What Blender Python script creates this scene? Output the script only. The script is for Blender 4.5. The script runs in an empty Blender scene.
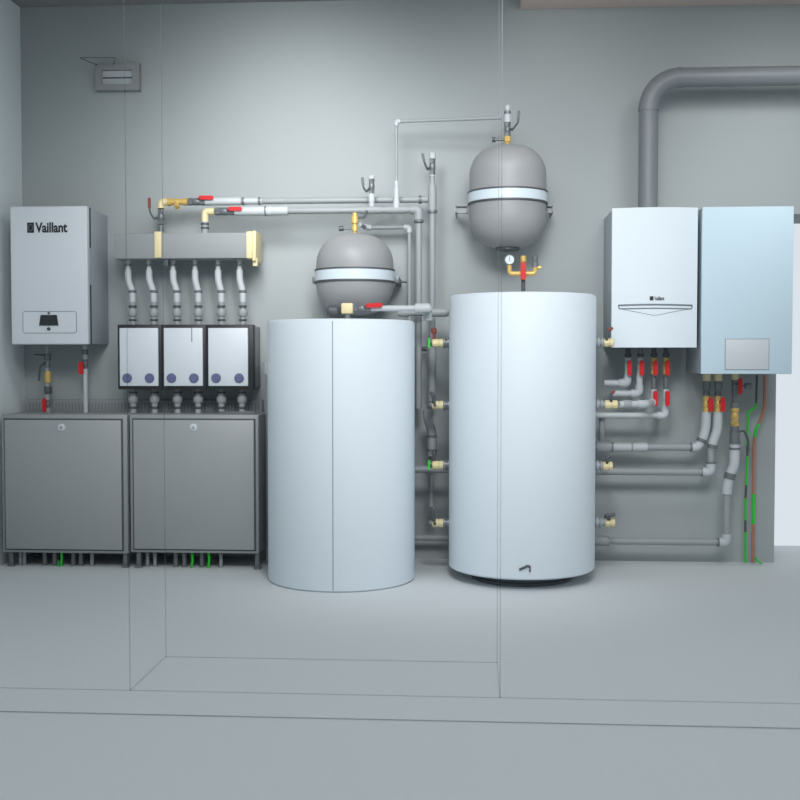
import bpy, bmesh, math, random
from mathutils import Vector, Matrix, Euler
random.seed(4)
SC = bpy.context.scene
COL = SC.collection
PI = math.pi

# ------------------------------------------------------------------ camera
F = 1100.0                       # focal length in pixels of the 800 px frame
CAMZ = 1.08
PITCH = math.atan(40/F)
YAW = math.atan(72/F)
ROT = Euler((PI/2-PITCH, 0, YAW)).to_matrix()
cam = bpy.data.cameras.new('camera'); cam.sensor_width = 36; cam.lens = F/800*36
co = bpy.data.objects.new('camera', cam); COL.objects.link(co)
co.location = (0, 0, CAMZ); co.rotation_euler = (PI/2-PITCH, 0, YAW)
SC.camera = co

def P(px, py, Y):
    d = ROT @ Vector(((px-400)/F, (400-py)/F, -1.0))
    t = Y/d.y
    return Vector((d.x*t, Y, CAMZ+d.z*t))

# ------------------------------------------------------------------ materials
def lin(c):
    return tuple(((v/255)/12.92 if v/255 <= .04045 else ((v/255+.055)/1.055)**2.4) for v in c)

def mat(name, rgb, rough=.5, metal=0., var=.03, scale=8., spec=.5):
    m = bpy.data.materials.new(name); m.use_nodes = True
    nt = m.node_tree; b = nt.nodes['Principled BSDF']
    b.inputs['Roughness'].default_value = rough; b.inputs['Metallic'].default_value = metal
    b.inputs['Specular IOR Level'].default_value = spec
    c = lin(rgb)
    tc = nt.nodes.new('ShaderNodeTexCoord'); nz = nt.nodes.new('ShaderNodeTexNoise')
    nz.inputs['Scale'].default_value = scale; nz.inputs['Detail'].default_value = 4
    nt.links.new(tc.outputs['Object'], nz.inputs['Vector'])
    mx = nt.nodes.new('ShaderNodeMix'); mx.data_type = 'RGBA'
    mx.inputs[6].default_value = (*[v*(1-var) for v in c], 1)
    mx.inputs[7].default_value = (*[min(1, v*(1+var)) for v in c], 1)
    nt.links.new(nz.outputs['Fac'], mx.inputs[0]); nt.links.new(mx.outputs[2], b.inputs['Base Color'])
    return m

M = dict(
    wall=mat('plaster', (168, 174, 175), .9, var=.02, scale=3, spec=.15),
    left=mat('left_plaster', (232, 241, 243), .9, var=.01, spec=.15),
    floor=mat('screed', (216, 221, 223), .75, var=.03, scale=60, spec=.2),
    ceil=mat('ceiling_paint', (150, 150, 150), .9, spec=.1),
    beam=mat('beam_paint', (214, 198, 190), .9, spec=.1),
    seam=mat('dark_joint', (92, 100, 106), .9, spec=.1),
    white=mat('white_enamel', (222, 232, 239), .55, var=.004, spec=.35),
    white2=mat('white_panel', (216, 222, 228), .42, var=.004),
    side=mat('grey_side_sheet', (168, 178, 184), .5, var=.01),
    blue=mat('pale_blue_enamel', (200, 221, 232), .75, var=.004, spec=.2),
    plate=mat('grey_plate', (203, 209, 213), .5, var=.01),
    vessel=mat('grey_vessel_paint', (152, 154, 156), .45, var=.01),
    band=mat('pale_band', (212, 224, 232), .4, var=.01),
    vent=mat('vent_frame_paint', (148, 151, 152), .6),
    flue=mat('flue_metal', (122, 127, 131), .45, var=.02),
    steel=mat('cabinet_steel', (152, 156, 158), .45, .1, var=.02),
    door=mat('cabinet_door_steel', (164, 167, 168), .42, .1, var=.03, scale=2),
    box=mat('grey_foam_box', (150, 154, 156), .7, var=.01),
    pipe=mat('grey_pipe', (156, 161, 164), .5, var=.02),
    pale=mat('pale_pipe_cover', (192, 198, 201), .5, var=.02),
    fit=mat('grey_fitting', (118, 123, 126), .4, .3, var=.04),
    dark=mat('dark_fitting', (84, 89, 93), .5, .2, var=.04),
    black=mat('black_plastic', (38, 42, 46), .5, var=.05),
    brass=mat('brass', (216, 184, 108), .4, .25, var=.05),
    cream=mat('pale_brass', (228, 214, 168), .5, .05, var=.03),
    red=mat('red_plastic', (206, 14, 24), .45, var=.05),
    brown=mat('rust_red_plastic', (132, 66, 56), .55, var=.05),
    green=mat('green_plastic', (40, 200, 56), .5, var=.05),
    copper=mat('brown_cable', (172, 120, 98), .5, var=.1),
    dial=mat('blue_grey_dial', (98, 104, 140), .4, var=.03),
    face=mat('dial_face', (214, 222, 228), .3, var=.02),
    line=mat('panel_groove', (120, 128, 134), .6, var=.02),
    ink=mat('black_ink', (34, 38, 40), .6, var=.02),
)
def glass_edge(name, amt):
    m = bpy.data.materials.new(name); m.use_nodes = True
    nt = m.node_tree; out = nt.nodes['Material Output']; b = nt.nodes['Principled BSDF']
    b.inputs['Base Color'].default_value = (.12, .14, .15, 1); b.inputs['Roughness'].default_value = .6
    tr = nt.nodes.new('ShaderNodeBsdfTransparent'); mx = nt.nodes.new('ShaderNodeMixShader')
    mx.inputs[0].default_value = amt
    nt.links.new(tr.outputs[0], mx.inputs[1]); nt.links.new(b.outputs[0], mx.inputs[2])
    nt.links.new(mx.outputs[0], out.inputs['Surface'])
    return m
M['edge'] = glass_edge('clear_edge', .15)
M['joint'] = glass_edge('floor_joint', .15)
M['joint2'] = glass_edge('front_floor_joint', .32)

# ------------------------------------------------------------------ mesh builder
class MB:
    def __init__(s): s.bm = bmesh.new()
    def box(s, x0, x1, y0, y1, z0, z1, bev=0., seg=2):
        r = bmesh.ops.create_cube(s.bm, size=1)
        vs = r['verts']
        for v in vs:
            v.co = Vector(((x0+x1)/2+v.co.x*(x1-x0), (y0+y1)/2+v.co.y*(y1-y0), (z0+z1)/2+v.co.z*(z1-z0)))
        if bev:
            es = list({e for v in vs for e in v.link_edges})
            bmesh.ops.bevel(s.bm, geom=es, offset=bev, segments=seg, profile=.5, affect='EDGES')
        return s
    def rings(s, rings, caps=True):
        rs = [[s.bm.verts.new(c) for c in r] for r in rings]
        n = len(rs[0])
        for a, b in zip(rs, rs[1:]):
            for i in range(n):
                s.bm.faces.new((a[i], a[(i+1) % n], b[(i+1) % n], b[i]))
        if caps:
            s.bm.faces.new(rs[0][::-1]); s.bm.faces.new(rs[-1])
        return s
    def lathe(s, base, axis, prof, seg=28):
        axis = Vector(axis).normalized(); u = axis.orthogonal().normalized(); w = axis.cross(u)
        base = Vector(base)
        s.rings([[base+axis*h+(u*math.cos(2*PI*i/seg)+w*math.sin(2*PI*i/seg))*max(r, 1e-4) for i in range(seg)] for r, h in prof])
        return s
    def cyl(s, p, q, r, seg=20, r2=None):
        p = Vector(p); q = Vector(q)
        return s.lathe(p, q-p, [(r, 0), (r2 if r2 is not None else r, (q-p).length)], seg)
    def tube(s, pts, r, fillet=0., seg=14):
        pts = [Vector(p) for p in pts]
        path = [pts[0]]
        for a, b, c in zip(pts, pts[1:], pts[2:]):
            if fillet > 0:
                d1 = (a-b); d2 = (c-b); k = min(fillet, d1.length*.49, d2.length*.49)
                p0 = b+d1.normalized()*k; p2 = b+d2.normalized()*k
                for i in range(7):
                    t = i/6; path.append(p0*(1-t)**2+b*2*t*(1-t)+p2*t*t)
            else: path.append(b)
        path.append(pts[-1])
        t0 = (path[1]-path[0]).normalized(); u = t0.orthogonal().normalized(); rings = []
        for i, p in enumerate(path):
            if i == 0: t = t0
            elif i == len(path)-1: t = (path[-1]-path[-2]).normalized()
            else: t = ((path[i+1]-p).normalized()+(p-path[i-1]).normalized()).normalized()
            u = (u-t*u.dot(t)).normalized(); w = t.cross(u)
            rings.append([p+(u*math.cos(2*PI*j/seg)+w*math.sin(2*PI*j/seg))*r for j in range(seg)])
        return s.rings(rings)
    def sph(s, c, r, seg=18):
        return s.lathe(Vector(c)-Vector((0, 0, r)), (0, 0, 1), [(r*math.sin(PI*i/10), r-r*math.cos(PI*i/10)) for i in range(11)], seg)
    def prism(s, poly, y0, y1):
        """poly in (x, z), pushed from y0 to y1"""
        return s.rings([[Vector((x, y0, z)) for x, z in poly], [Vector((x, y1, z)) for x, z in poly]])
    def build(s, name, m, parent=None, origin=None):
        bm = s.bm
        bmesh.ops.recalc_face_normals(bm, faces=bm.faces)
        o_ = origin
        if o_ is None:
            o_ = parent
            while o_ is not None and o_.parent: o_ = o_.parent
            o_ = o_.location.copy() if o_ is not None else Vector((0, 0, 0))
        for v in bm.verts: v.co -= o_
        for f in bm.faces: f.smooth = True
        for e in bm.edges:
            if len(e.link_faces) == 2 and e.calc_face_angle(0) > math.radians(32): e.smooth = False
        me = bpy.data.meshes.new(name); bm.to_mesh(me); bm.free()
        me.materials.append(m)
        o = bpy.data.objects.new(name, me); COL.objects.link(o)
        if parent is not None: o.parent = parent
        else: o.location = o_
        return o

def thing(name, label, cat, loc, group=None):
    o = bpy.data.objects.new(name, None); COL.objects.link(o); o.location = Vector(loc)
    o.empty_display_size = .05
    o['label'] = label; o['category'] = cat
    if group: o['group'] = group
    return o
def tag(o, label, cat, group=None):
    o['label'] = label; o['category'] = cat
    if group: o['group'] = group
    return o
def struct(o, label=None):
    o['kind'] = 'structure'
    if label: o['label'] = label; o['category'] = 'room'
    return o
def rect(px0, py0, px1, py1, Y):
    mx, my = (px0+px1)/2, (py0+py1)/2
    return P(px0, my, Y).x, P(px1, my, Y).x, P(mx, py1, Y).z, P(mx, py0, Y).z   # x0,x1,z0,z1
def path(lst, Y):
    """pixel corners -> world corners; nearly level or upright runs are made exactly so"""
    out = []
    for it in lst:
        p = P(it[0], it[1], it[2] if len(it) > 2 else Y)
        if out:
            q = out[-1]
            if abs(p.z-q.z) < .22*abs(p.x-q.x): p.z = q.z
            elif abs(p.x-q.x) < .22*abs(p.z-q.z): p.x = q.x
        out.append(p)
    return out
def text(name, body, x0, x1, z0, z1, y, m, parent, bold=.0, depth=.0015):
    cu = bpy.data.curves.new(name, 'FONT'); cu.body = body; cu.size = 1; cu.extrude = .01; cu.offset = bold
    t = bpy.data.objects.new(name, cu); COL.objects.link(t)
    bpy.context.view_layer.update()
    me = bpy.data.meshes.new_from_object(t.evaluated_get(bpy.context.evaluated_depsgraph_get()))
    bpy.data.objects.remove(t); bpy.data.curves.remove(cu)
    xs = [v.co.x for v in me.vertices]; ys = [v.co.y for v in me.vertices]
    a, b, c, d = min(xs), max(xs), min(ys), max(ys)
    root = parent
    while root.parent: root = root.parent
    for v in me.vertices:
        v.co = Vector((x0+(v.co.x-a)/(b-a)*(x1-x0), y-(v.co.z+.01)/.02*depth, z0+(v.co.y-c)/(d-c)*(z1-z0)))-root.location
    me.materials.clear(); me.materials.append(m); me.name = name
    o = bpy.data.objects.new(name, me); COL.objects.link(o); o.parent = parent
    return o

# ------------------------------------------------------------------ room
W = 5.95                                    # face of the back wall
XL = P(23, 250, W).x
CEIL = P(250, 2.5, W).z
DX = P(775, 470, W).x                       # doorway jamb
DZ = P(798, 214, W).z                       # lintel underside
TH = .42
struct(MB().box(XL, 4.2, -1.5, W+.55, -.12, 0).build('floor', M['floor']))
struct(MB().box(XL-.2, 4.2, 2.25, W+TH, CEIL, CEIL+.2).build('ceiling', M['ceil']))
b = MB()
b.box(XL-.2, DX, W, W+TH, -.12, CEIL)
b.box(DX, 2.75, W, W+TH, DZ, CEIL)
b.box(2.75, 4.2, W, W+TH, -.12, CEIL)
struct(b.build('wall_back', M['wall']))
struct(MB().box(XL-.2, XL, -1.5, W, -.12, CEIL).build('wall_left', M['left']))
bx = P(520, 8, W-.45).x; bz = P(600, 8, W).z
struct(MB().box(P(520, 10, W).x, 4.2, W-.5, W, bz, CEIL).build('trim_1', M['beam']))
# edges of the clear front partition and its shallow bay, and their floor joints
YA, YB, YC = 3.515, 3.95, 3.285
def floor_y(px, py):
    d = ROT @ Vector(((px-400)/F, (400-py)/F, -1.0)); t = -CAMZ/d.z
    return Vector((d.x*t, d.y*t, 0))
c1, c2 = floor_y(130, 691), floor_y(500, 698)
d1, d2 = floor_y(165, 658), floor_y(497, 662)
YA = (c1.y+c2.y)/2; YB = (d1.y+d2.y)/2; YC = floor_y(400, 720.5).y
ex = [(c1.x, YA), (c2.x, YA), (d1.x, YB), (d2.x, YB)]
for i, (x, y) in enumerate(ex):
    struct(MB().box(x-.0018, x+.0018, y-.0018, y+.0018, 0, CEIL).build('trim_%d' % (i+2), M['edge']))
def seam(n, p, q, w=.0045, m='joint'):
    p = Vector((p[0], p[1], 0)); q = Vector((q[0], q[1], 0)); d = (q-p).normalized(); s = Vector((-d.y, d.x, 0))*w/2
    b = MB(); up = Vector((0, 0, .0025)); z = Vector((0, 0, -.002))
    b.rings([[p-s+z, p+s+z, p+s+up, p-s+up], [q-s+z, q+s+z, q+s+up, q-s+up]])
    struct(b.build('trim_%d' % n, M[m]))
seam(6, (XL, YA), (4.2, YA)); seam(7, (XL, YC), (4.2, YC), .006, 'joint2')
seam(8, ex[0], ex[2]); seam(9, ex[2], ex[3]); seam(10, ex[3], ex[1])

# ------------------------------------------------------------------ fittings
def pipe_run(name, label, cat, pts, r, m='pipe', elbows=True, couplings=(), group=None, er=1.28, em=None, fillet=None):
    """a pipe with a thicker elbow at every corner; couplings: (point, axis, half length, radius factor, material)"""
    t = thing(name, label, cat, pts[0], group)
    MB().tube(pts, r, fillet if fillet is not None else r*1.6).build('pipe', M[m], t)
    if elbows:
        for a, b_, c in zip(pts, pts[1:], pts[2:]):
            d1 = a-b_; d2 = c-b_; k = r*2.6
            if d1.normalized().dot(d2.normalized()) < -.97: continue
            MB().tube([b_+d1.normalized()*min(k, d1.length*.6), b_, b_+d2.normalized()*min(k, d2.length*.6)], r*er, r*1.8).build('elbow', M[em or m], t)
    for p, ax, hl, k, cm in couplings:
        ax = Vector(ax)
        MB().lathe(p-ax*hl, ax, [(r*k*.93, 0), (r*k, hl*.25), (r*k, hl*1.75), (r*k*.93, hl*2)], 18).build('coupling', M[cm], t)
    return t

AX = {'x': Vector((1, 0, 0)), 'y': Vector((0, 1, 0)), 'z': Vector((0, 0, 1))}
def valve_body(c, ax, L, r):
    b = MB(); ax = AX[ax]; c = Vector(c)
    for s in (-1, 1):
        b.cyl(c+ax*s*L*.5, c+ax*s*L*.24, r, 6)
    b.lathe(c-ax*L*.26, ax, [(r*.72, 0), (r*.95, L*.1), (r*1.02, L*.26), (r*.95, L*.42), (r*.72, L*.52)], 16)
    return b
def lever_plate(b, p, q, w, th, nrm):
    """a flat rounded lever from p to q"""
    p = Vector(p); q = Vector(q); n = Vector(nrm).normalized(); d = (q-p).normalized(); s = d.cross(n)
    rings = []
    for h in (-th/2, th/2):
        ring = []
        for i in range(7):
            a = PI/2+PI*i/6; ring.append(p+(d*math.cos(a)+s*math.sin(a))*w/2+n*h)
        for i in range(7):
            a = -PI/2+PI*i/6; ring.append(q+(d*math.cos(a)+s*math.sin(a))*w/2+n*h)
        rings.append(ring)
    b.rings(rings)
    return b
def valve(label, c, ax, L, r, bodym='fit', handle=None, hm='red', nuts=None, nutm='brass', tip=None, group=None, name='ball_valve', gap=.004, hw=None, bent=None):
    """handle: (p, q) world ends of a lever lying in front of (−y) or beside the body"""
    t = thing(name, label, 'valve', c, group)
    valve_body(c, ax, L, r).build('body', M[bodym], t)
    if nuts:
        for s, ln in nuts:
            a = AX[ax]*s
            MB().cyl(Vector(c)+a*L*.5, Vector(c)+a*(L*.5+ln), r*1.08, 8).build('nut', M[nutm], t)
    if bent:                                  # a rod lever with a bend, ending in a flat grip
        A_, B_, C_ = [Vector(v) for v in bent]
        MB().cyl(Vector(c), A_, r*.42, 10).build('stem', M['dark'], t)
        h = MB().tube([A_, B_, B_+(C_-B_)*.45], .0048, .01, 8).build('handle', M['dark'], t)
        lever_plate(MB(), B_+(C_-B_)*.3, C_, .015, .008, (0, 1, 0)).build('grip', M[hm], h)
    if handle:
        p, q = Vector(handle[0]), Vector(handle[1])
        MB().cyl(Vector(c), p+(p-Vector(c)).normalized()*.002, r*.34, 10).build('stem', M['dark'], t)
        h = lever_plate(MB(), p, q, hw or r*.95, .007, (0, 1, 0)).build('handle', M[hm], t)
        if tip:
            e = q+(q-p).normalized()*tip
            lever_plate(MB(), q, e, (hw or r)*1.15, .01, (0, 1, 0)).build('grip', M['brown'], h)
    return t
px = .0052

# ------------------------------------------------------------------ left boiler
YF = 5.61
x0, x1, z0, z1 = rect(10.5, 206, 87.5, 344.5, YF)
t = thing('wall_boiler', 'white wall boiler with black lettering hung beside the left wall', 'boiler', ((x0+x1)/2, W-.15, z0))
MB().box(x0+.006, x1-.004, YF+.05, W, z0+.004, z1-.006, .006).build('casing', M['side'], t)
cv = MB().box(x0, x1, YF, YF+.042, z0, z1, .008, 3).build('front_cover', M['white2'], t)
MB().box(x0+.01, x1-.012, YF+.04, YF+.052, z0+.01, z1-.01).build('gap_strip', M['dark'], t)
for a, c in ((208, 248), (285, 344)):
    za, zc = P(90, c, YF+.07).z, P(90, a, YF+.07).z
    MB().box(x1-.008, x1-.0025, YF+.052, YF+.064, za, zc).build('side_slot', M['black'], t)
a0, a1, b0, b1 = rect(27.2, 222.5, 34, 232.8, YF)
lg = MB().box(a0, a1, YF-.0015, YF+.001, b0, b1, .0006, 1).build('logo_tile', M['ink'], cv)
c0, c1_, _, _ = rect(35.3, 222, 67.3, 233, YF)
text('lettering', 'Vaillant', c0, c1_, b0, b1, YF-.0001, M['ink'], cv, bold=.03)
# hare-in-egg style round mark on the tile, a plain pale ring
MB().tube([Vector(((a0+a1)/2+.012*math.cos(2*PI*i/16), YF-.0016, (b0+b1)/2+.017*math.sin(2*PI*i/16))) for i in range(17)], .0012, 0, 6).build('logo_ring', M['line'], cv)
f0, f1, g0, g1 = rect(23, 311.5, 76.5, 333, YF)
b = MB(); k = .012
pts = []
for cx, cz, st in ((f1-k, g1-k, 0), (f0+k, g1-k, PI/2), (f0+k, g0+k, PI), (f1-k, g0+k, 3*PI/2)):
    for i in range(5): pts.append(Vector((cx+k*math.cos(st+i*PI/8), YF-.0006, cz+k*math.sin(st+i*PI/8))))
pts.append(pts[0])
pn = MB().box(f0+.001, f1-.001, YF-.001, YF+.002, g0+.001, g1-.001, .0008, 1).build('control_flap', M['white2'], cv)
MB().tube(pts, .0016, 0, 6).build('flap_outline', M['line'], pn)
def zz(x, y): q = P(x, y, YF); return (q.x, q.z)
MB().prism([zz(41, 315), zz(57, 315), zz(58.5, 325.5), zz(39.5, 325.5)], YF-.006, YF).build('display', M['black'], pn)
q = P(49, 329, YF); MB().cyl((q.x, YF-.008, q.z), (q.x, YF, q.z), .009, 16).build('knob', M['dark'], pn)
q = P(49, 313.2, YF); MB().cyl((q.x, YF-.006, q.z), (q.x, YF, q.z), .006, 12).build('indicator', M['dark'], pn)
# what hangs below it
Yb = 5.80
ctop = P(60, 413, 5.72).z
q = path([(47, 349), (47, 418)], Yb); q[1].z = ctop
q[1].z = P(49.5, 400, Yb).z
t = pipe_run('drop_pipe', 'grey drop pipe with brass union under the left boiler', 'pipe', [Vector((q[0].x, Yb, z0-.002)), q[1]], .012,
             couplings=[(P(47.5, 357, Yb), (0, 0, 1), .02, 1.5, 'fit'), (P(47.5, 365, Yb), (0, 0, 1), .014, 1.35, 'fit'), (P(48, 377, Yb), (0, 0, 1), .03, 1.6, 'brass'), (P(48, 390, Yb), (0, 0, 1), .020, 1.6, 'dark')])
MB().tube([P(46, 362, Yb-.015), P(40, 366, Yb-.04), P(39, 381, Yb-.04)], .006, .02, 8).build('hose', M['dark'], t)
MB().tube([P(46, 355, Yb-.015), P(34, 354.5, Yb-.03)], .004, 0, 8).build('bleed_screw', M['dark'], t)
c = P(49.5, 404, Yb); valve('grey valve with red handle on the cabinet top under the left boiler', Vector((q[0].x, Yb, c.z)), 'z', .045, .0155, handle=(P(44.3, 400, Yb-.035), P(44.3, 410, Yb-.035)), hw=.021, nuts=[(-1, c.z-.0225-ctop)], nutm='pipe')
q = [Vector((P(85.5, 380, Yb).x, Yb, z0-.002)), Vector((P(85.5, 380, Yb).x, Yb, ctop))]
pipe_run('drop_pipe', 'straight pale drop pipe at the right under the left boiler', 'pipe', q, .0125, 'pale', couplings=[(Vector((q[0].x, Yb, P(85, 352, Yb).z)), (0, 0, 1), .014, 1.35, 'fit')])
c = Vector((q[0].x, Yb, P(85, 364, Yb).z))
valve('small grey valve with short red handle on the pale pipe beside manifold', c, 'z', .05, .0165, handle=(P(80.8, 364, Yb-.03), P(80.8, 372, Yb-.03)), hw=.026)

# ------------------------------------------------------------------ manifold box with risers
Ym = 5.70
x0, x1, z0, z1 = rect(113.8, 233, 254, 258.5, Ym)
t = thing('manifold', 'long grey insulated manifold box with brass clamps on the back wall', 'manifold', ((x0+x1)/2, 5.78, z0))
MB().box(x0, x1, Ym, 5.86, z0, z1, .006).build('insulation_box', M['box'], t)
MB().box(x0+.06, x1-.06, 5.85, W, z0+.03, z0+.07, .003).build('wall_bracket', M['fit'], t)
for a, c, d in ((154.5, 161.3, 257.5), (246.3, 252, 258)):
    e0, e1, h0, h1 = rect(a, 231.5, c, d, Ym-.006)
    MB().box(e0, e1, Ym-.012, Ym+.09, h0-.002, h1, .003).build('clamp', M['cream'], t)
e0, e1, h0, h1 = rect(252.8, 231, 256.2, 261, Ym+.01)
MB().box(e0, e1, Ym-.004, 5.87, h0, h1, .002).build('end_plate', M['cream'], t)
for a in (166.5, 255.5):
    q = P(a, 264, Ym+.03); MB().box(q.x-.012, q.x+.012, q.y-.015, q.y+.02, q.z-.012, z0+.001, .002).build('clamp_foot', M['dark' if a < 200 else 'cream'], t)
MZ0, MZ1 = z0, z1
ORD = ['first', 'second', 'third', 'fourth', 'fifth', 'sixth']
YR = 5.78
mt = P(185, 325, 5.70).z            # top of the pump modules
for i, (a, c) in enumerate(zip((128, 149, 173, 195, 218, 239.5), (132.5, 153.7, 177, 198.3, 221.3, 242.8))):
    A = P(a, 262, YR); B = P(a, 281, YR); C = P(c, 291, YR); D = P(c, 310, YR); B.x = A.x; D.x = C.x
    t = thing('riser_pipe', ORD[i]+' S-bend riser from the left under the grey manifold box', 'pipe', (C.x, YR, mt), 'risers under the manifold')
    MB().cyl((A.x, YR, MZ0), (A.x, YR, P(a, 270, YR).z), .0125).build('neck', M['pale'], t)
    MB().lathe((A.x, YR, P(a, 266.5, YR).z), (0, 0, 1), [(.014, 0), (.018, .003), (.018, .01), (.014, .013)]).build('collar', M['fit'], t)
    MB().tube([Vector((A.x, YR, P(a, 270, YR).z)), B, C, Vector((C.x, YR, P(c, 302, YR).z))], .0175, .04).build('bend', M['pale'], t)
    zc = P(c, 292, YR).z
    MB().lathe((C.x, YR, zc-.004), (0, 0, 1), [(.019, 0), (.0215, .003), (.0215, .010), (.019, .013)]).build('collar', M['fit'], t)
    zt = P(c, 303, YR).z
    MB().cyl((C.x, YR, mt), (C.x, YR, zt+.006), .016).build('tail', M['pipe'], t)
    for yy, rr, hh, mm in ((306.5, .022, .012, 'dark'), (313, .0245, .036, 'pipe'), (320, .022, .010, 'dark')):
        z = P(c, yy, YR).z
        MB().lathe((C.x, YR, z-hh/2), (0, 0, 1), [(rr*.85, 0), (rr, hh*.2), (rr, hh*.8), (rr*.85, hh)]).build('union_ring', M[mm], t)

# ------------------------------------------------------------------ three pump modules
YP = 5.70
PB = [(117.6, 161.8, 120.3, 158.8), (161.8, 206, 164.4, 203.2), (206, 253.6, 208.8, 248.4)]
for i, (a, c, d, e) in enumerate(PB):
    x0, x1, z0, z1 = rect(a, 324.5, c, 389.5, YP)
    x0 += .0004; x1 -= .0004
    nm = ('leftmost', 'middle', 'rightmost')[i]
    t = thing('pump_module', nm+' white-fronted black pump module of the row above the steel cabinets', 'pump module', ((x0+x1)/2, 5.8, z0), 'pump modules')
    MB().box(x0, x1, YP, YP+.05, z0, z1, .004).build('frame', M['black'], t)
    MB().box(x0+.012, x1-.012, YP+.048, W, z0+.006, z1-.006, .004).build('rear_body', M['box'], t)
    f0, f1, g0, g1 = rect(d, 328, e, 386, YP)
    fc = MB().box(f0, f1, YP-.014, YP+.002, g0, g1, .004).build('front_cover', M['white2'], t)
    for k in (.2, .78):
        q = Vector((f0+(f1-f0)*k, YP-.014, P(d, 378, YP).z))
        dl = MB().lathe(q+Vector((0, .002, 0)), (0, -1, 0), [(.025, 0), (.025, .008), (.021, .011), (.0, .011)], 24).build('dial', M['dial'], fc)
    if i == 1:
        q = P(192.5, 335, YP); MB().box(q.x-.0018, q.x+.0018, YP-.0155, YP-.013, P(192, 342, YP).z, P(192, 328, YP).z).build('cover_split', M['dark'], fc)
    MZ = z0
    for c2, k in zip(((133.3, 154.6), (177.6, 198.2), (221.5, 242))[i], (0, 1)):
        X = P(c2, 400, YR).x
        u = thing('pipe_union', ('left', 'right')[k]+' grey union below the '+nm+' pump module, entering the cabinet top', 'pipe union', (X, YR, ctop), 'unions below the pump modules')
        MB().cyl((X, YR, ctop), (X, YR, z0), .017).build('sleeve', M['pipe'], u)
        for yy, rr, hh, mm in ((392.5, .023, .010, 'dark'), (399.5, .026, .034, 'pipe'), (407.5, .023, .012, 'dark')):
            z = P(c2, yy, YR).z
            MB().lathe((X, YR, z-hh/2), (0, 0, 1), [(rr*.85, 0), (rr, hh*.2), (rr, hh*.8), (rr*.85, hh)]).build('union_ring', M[mm], u)

# ------------------------------------------------------------------ steel cabinets
YK = floor_y(125, 566.5).y-.05
print('YK', YK)
for i, (a, c, d, e, lk) in enumerate(((2, 127.6, 6, 122, 61.5), (130.2, 258.6, 134.3, 254.3, 193.5))):
    x0, x1, z0, z1 = rect(a, 413.5, c, 553, YK)
    if i == 0: x0 = max(x0, XL+.004)
    z1 = ctop
    t = thing('steel_cabinet', ('left', 'right')[i]+(' grey steel cabinet standing in the corner below the lettered boiler' if i == 0 else ' grey steel cabinet below the three pump modules, next to the shorter tank'), 'cabinet', ((x0+x1)/2, 5.8, 0), 'steel cabinets')
    MB().box(x0, x1, YK, W-.03, z0, z1, .004).build('body', M['steel'], t)
    f0, f1, g0, g1 = rect(d, 420, e, 549, YK)
    MB().box(f0-.008, f1+.008, YK-.002, YK+.004, g0-.008, g1+.008, .001, 1).build('door_gasket', M['dark'], t)
    dr = MB().box(f0, f1, YK-.012, YK+.002, g0, g1, .003).build('door', M['door'], t)
    q = P(lk, 427.5, YK-.014)
    lo = MB().lathe((q.x, YK-.011, q.z), (0, -1, 0), [(.02, 0), (.02, .004), (.012, .008), (0, .008)], 20).build('lock', M['plate'], dr)
    MB().box(q.x-.002, q.x+.002, YK-.0215, YK-.018, q.z-.006, q.z+.006).build('keyhole', M['dark'], lo)
    for lx in ((9.5, 124) if i == 0 else (137.5, 256.5)):
        for ly in (YK+.03, W-.04):
            X = min(max(P(lx, 558, YK).x, x0+.02), x1-.012)
            g = MB(); g.box(X-.011, X+.011, ly-.012, ly+.012, .006, z0+.001, .002); g.box(X-.018, X+.018, ly-.02, ly+.02, 0, .01, .002)
            g.build('leg', M['fit'], t)
    CB = z0
# pipe ends and wires under the cabinets
under = [(20.5, 'fit', 0), (24.5, 'fit', 0), (45, 'dark', 0), (55, 'dark', 0), (63.5, 'green', 1), (73.5, 'dark', 0), (81, 'dark', 0), (92, 'fit', 0),
         (147.5, 'fit', 0), (155, 'fit', 0), (176, 'dark', 0), (184.5, 'dark', 0), (193.5, 'green', 1), (202, 'dark', 0), (210, 'green', 1), (221, 'fit', 0)]
cnt = {}
for a, m, g in under:
    side = 'left' if a < 130 else 'right'
    yS = YK+.06; X = P(a, 558, yS).x
    if g:
        cnt[side+'g'] = cnt.get(side+'g', 0)+1
        lab = {'left': 'green wire dropping to the floor under the left steel cabinet',
               'right': ('left' if cnt[side+'g'] == 1 else 'right')+' one of the two green wires under the right steel cabinet'}[side]
        w = MB().tube([(X, YK+.03, CB+.001), (X+.004, YK+.028, CB*.5), (X-.004, YK+.03, .0)], .0065, .01, 8)
        if a < 70: w.tube([(X-.014, YK+.03, CB*.35), (X-.02, YK+.03, 0)], .004, 0, 8)
        tag(w.build('green_wire', M['green'], origin=Vector((X, YK+.03, 0))), lab, 'wire')
    else:
        cnt[side] = cnt.get(side, 0)+1
        n = ('first', 'second', 'third', 'fourth', 'fifth', 'sixth', 'seventh')[cnt[side]-1]
        lab = n+' '+('dark' if m == 'dark' else 'grey')+' pipe end from the left below the '+side+' steel cabinet'
        o = thing('pipe_stub', lab, 'pipe', (X, yS, 0), 'pipe ends under the cabinets')
        MB().cyl((X, yS, 0), (X, yS, CB), .0125 if m == 'dark' else .0095, 14).build('pipe', M['fit' if m == 'dark' else 'pipe'], o)
        MB().cyl((X, yS, CB-.016), (X, yS, CB), .015, 6).build('gland', M['fit'], o)
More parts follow.
